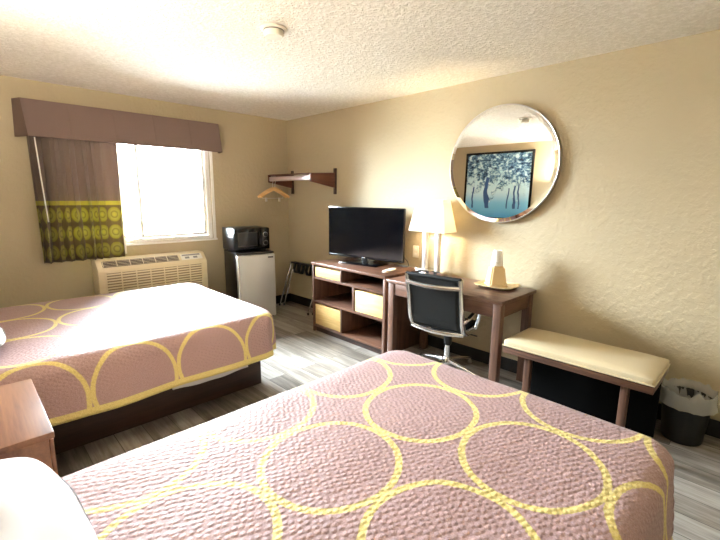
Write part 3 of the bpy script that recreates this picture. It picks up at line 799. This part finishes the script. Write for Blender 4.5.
# local: x forward to the desk (+x), y left
sx = -.27
side = [(-.30, .875), (-.285, .80), (-.262, .70), (-.245, .60), (-.232, .52), (-.205, .455), (-.15, .425), (-.06, .43), (.05, .44), (.15, .445), (.19, .43)]
for s in (-1, 1):
    part('side_rail', B().tube([(x, s*.232, z) for x, z in side], .019, 10, flat=1.3), M['alu'], t)
def sling(pts, hw, name, label=None):
    tt = bmesh.new(); rows = []
    P = []
    for a, c in zip(pts, pts[1:]):
        for k in range(6): P.append((a[0]+(c[0]-a[0])*k/6, a[1]+(c[1]-a[1])*k/6))
    P.append(pts[-1])
    for x, z in P: rows.append([tt.verts.new((x+.012*(1-(y/hw)**2)*0, y, z)) for y in [hw*(2*k/10-1) for k in range(11)]])
    for A, C in zip(rows, rows[1:]):
        for k in range(10): tt.faces.new((A[k], A[k+1], C[k+1], C[k]))
    b = B(); b.add(tt); o = part(name, b, M['leather'], t); q = o.modifiers.new('thickness', 'SOLIDIFY'); q.thickness = .022; q.offset = 0; return o
sling(side[:6], .222, 'backrest'); sling(side[5:], .222, 'seat')
part('top_roll', B().tube([(-.302, -.235, .872), (-.302, .235, .872)], .017, 10), M['leather'], t)
def bow(z, x, d): return [(x - d*math.sin(PI*k/10), -.232+.464*k/10, z + .012*math.sin(PI*k/10)*0 - .012*math.sin(PI*k/10)) for k in range(11)]
part('back_stretcher', B().tube(bow(.808, -.302, .018), .014, 8, flat=1.4), M['alu'], t)
part('lower_stretcher', B().tube(bow(.425, -.20, .03), .014, 8, flat=1.4), M['alu'], t)
for s in (-1, 1):
    y = s*.262
    loop = [(-.238, s*.240, .535), (-.215, y, .548), (-.14, y+s*.015, .582), (-.07, y+s*.02, .610), (-.045, y+s*.02, .605), (-.035, y+s*.015, .54), (-.02, s*.245, .442)]
    part('armrest', B().tube(loop, .011, 8, flat=1.6), M['alu'], t, label='chrome arm loop')
    part('arm_pad', B().tube([(-.20, y+s*.005, .570), (-.14, y+s*.015, .600), (-.075, y+s*.02, .624)], .013, 8, flat=.8), M['leather'], t)
part('seat_plate', B().box(-.13, .11, -.10, .10, .375, .405, .01), M['black'], t)
part('lever', B().tube([(0, -.08, .385), (.0, -.20, .375), (.0, -.26, .372)], .006, 8), M['black'], t)
part('column', B().lathe([(.026, .10), (.026, .24), (.020, .245), (.020, .374)], (0, 0, 0), 20), M['chrome'], t)
part('column_cover', B().lathe([(.034, .25), (.036, .30), (.036, .37), (.03, .374)], (0, 0, 0), 20), M['black'], t)
part('hub', B().lathe([(.03, .06), (.042, .075), (.04, .12), (.028, .135)], (0, 0, 0), 20), M['alu'], t)
for a in (-92, -8, 80, 172):
    a = math.radians(a) - .10; c, s = math.cos(a), math.sin(a)
    part('foot', B().tube([(c*.035, s*.035, .10), (c*.18, s*.18, .078), (c*.32, s*.32, .048)], [.020, .016, .012], 10), M['alu'], t)
    part('glide', B().lathe([(.018, 0), (.018, .02), (.008, .03), (.008, .046)], (c*.312, s*.312, 0), 12), M['satin'], t)

# ------------------------------------------------------------------ bench
BX0, BX1, BY0, BY1 = -.655, -.215, -4.362, -3.488
t = thing('luggage_bench', 'low wooden bench with a cream vinyl cushion right of the desk', 'bench', (-.33, -3.9, 0))
def cushion():
    tt = bmesh.new(); bmesh.ops.create_cube(tt, size=1)
    bmesh.ops.subdivide_edges(tt, edges=tt.edges[:], cuts=14, use_grid_fill=True)
    for v in tt.verts:
        x, y, z = v.co*2
        ed = (1-abs(x)**6)*(1-abs(y)**8); zz = z
        top = .5+.5*z
        nse = noise.noise(Vector((x*2, y*3, 1.1)))
        h = .460 + .058*top*(.72+.28*max(0, ed)**.5) + .004*nse*top
        k = 1-.012*(z*z)
        v.co = Vector(((BX0+BX1)/2+x*k*(BX1-BX0)/2, (BY0+BY1)/2+y*(1-.006*z*z)*(BY1-BY0)/2, h))
    return tt
b = B(); b.add(cushion()); o = part('cushion', b, M['cushion'], t); sb = o.modifiers.new('soft', 'SUBSURF'); sb.levels = sb.render_levels = 1
pp = []
for a, c in (((BX0-.002, BY0-.001), (BX0-.002, BY1+.001)), ((BX0-.002, BY1+.001), (BX1, BY1+.001)), ((BX1, BY1+.001), (BX1, BY0-.001)), ((BX1, BY0-.001), (BX0-.002, BY0-.001))):
    for k in range(12): pp.append((a[0]+(c[0]-a[0])*k/12, a[1]+(c[1]-a[1])*k/12, .470))
part('piping', B().tube(pp, .0045, 8, closed=True), M['cushion'], o)
part('frame', B().box(BX0+.002, BX1-.005, BY0+.0, BY1-.0, .416, .4585, .004), M['walnut_y'], t)
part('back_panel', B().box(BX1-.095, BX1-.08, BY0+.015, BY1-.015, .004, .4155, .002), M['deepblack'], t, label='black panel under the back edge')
for x in (BX0+.035, BX1-.075):
    for y in (BY0+.12, BY1-.185): part('leg', B().box(x, x+.042, y, y+.042, 0, .415, .003), M['walnut_z'], t)

# ------------------------------------------------------------------ waste bin
t = thing('waste_bin', 'black wastebasket with a clear plastic liner beside the bench', 'bin', (-.165, -4.465, 0), world=False)
b = B(); b.lathe([(.100, .0), (.104, .006), (.128, .285), (.132, .29), (.127, .292), (.122, .285), (.10, .012), (.001, .012)], (0, 0, 0), 32, cap=False)
tt = None; part('body', b, M['binblack'], t)
b = B(); tt = bmesh.new(); rings = []; n = 72
for j, (r, z) in enumerate([(.112, .19), (.119, .26), (.124, .300), (.133, .332), (.141, .322), (.142, .29), (.144, .262), (.150, .236)]):
    ring = []
    for k in range(n):
        a = 2*PI*k/n; w1 = noise.noise(Vector((math.cos(a)*3.2, math.sin(a)*3.2, j*.55))); w2 = noise.noise(Vector((math.cos(a)*8, math.sin(a)*8, j*.8+4)))
        amp = .0 if j < 1 else (.004 if 4 <= j < 6 else .008)
        rr = r + max(-.002 if j >= 4 else -.05, amp*(w1+.7*w2)) + (.003 if j >= 4 else 0)
        zz = z + (.035*w1 + .012*w2)*(1 if 2 <= j <= 4 else .35)
        ring.append(tt.verts.new((rr*math.cos(a), rr*math.sin(a), zz)))
    rings.append(ring)
for A, C in zip(rings, rings[1:]):
    for k in range(n): tt.faces.new((A[k], A[(k+1) % n], C[(k+1) % n], C[k]))
b.add(tt); part('liner', b, M['liner'], t, label='clear crumpled plastic liner')

# ------------------------------------------------------------------ unseen lamps added to brighten the room (bed wall and entry)
t = thing('fill_uplight', 'unseen fill uplight added as a plaster bowl on the wall over the nightstand between the beds', 'lamp', (XW, -2.62, 1.72), world=False)
part('back_plate', B().box(.0005, .02, -.06, .06, -.06, .14, .004), M['satin'], t)
b = B(); b.lathe([(.01, -.06), (.07, -.05), (.12, -.01), (.15, .06), (.158, .10), (.150, .10), (.142, .06), (.112, -.002), (.06, -.04), (.01, -.05)], (.182, 0, 0), 40, cap=False)
part('bowl', b, M['white'], t)
part('bulb', B().lathe([(.012, -.049), (.014, -.03), (.03, .0), (.032, .02), (.022, .045), (.004, .053)], (.182, 0, 0), 16), M['bulb'], t)
ld = bpy.data.lights.new('fill_uplight_point', 'POINT'); ld.energy = FILL_UPLIGHT; ld.color = (1, .90, .76); ld.shadow_soft_size = .03
lo = bpy.data.objects.new('fill_uplight_point', ld); COL.objects.link(lo); lo.location = (.182, 0, .09); lo.parent = t
t = thing('fill_dome', 'unseen fill dome light added on the ceiling near the entry', 'fill light', (-1.9, -5.5, H), world=False)
part('rim', B().lathe([(.17, -.0005), (.175, -.02), (.16, -.03)], (0, 0, 0), 40), M['satin'], t)
part('dome', B().lathe([(.155, -.0305), (.15, -.06), (.11, -.09), (.05, -.105), (.005, -.108)], (0, 0, 0), 40), emit_mat('fill_dome_glow', (1, .90, .76, 1), FILL_DOME), t)

# ------------------------------------------------------------------ ceiling smoke detector
t = thing('smoke_detector', 'round white smoke detector on the ceiling', 'smoke detector', (-1.80, -2.49, H), world=False)
part('base_plate', B().lathe([(.078, -.0005), (.078, -.010), (.070, -.014)], (0, 0, 0), 40), M['whiteplastic'], t)
part('cover', B().lathe([(.052, -.0145), (.058, -.018), (.058, -.036), (.050, -.048), (.02, -.052)], (0, 0, 0), 40), M['whiteplastic'], t)
part('vent_ring', B().lathe([(.060, -.0141), (.060, -.0175), (.0525, -.0175), (.0525, -.0141)], (0, 0, 0), 40), M['acdark'], t)

for o in list(COL.objects):
    if '_w' in o: del o['_w']
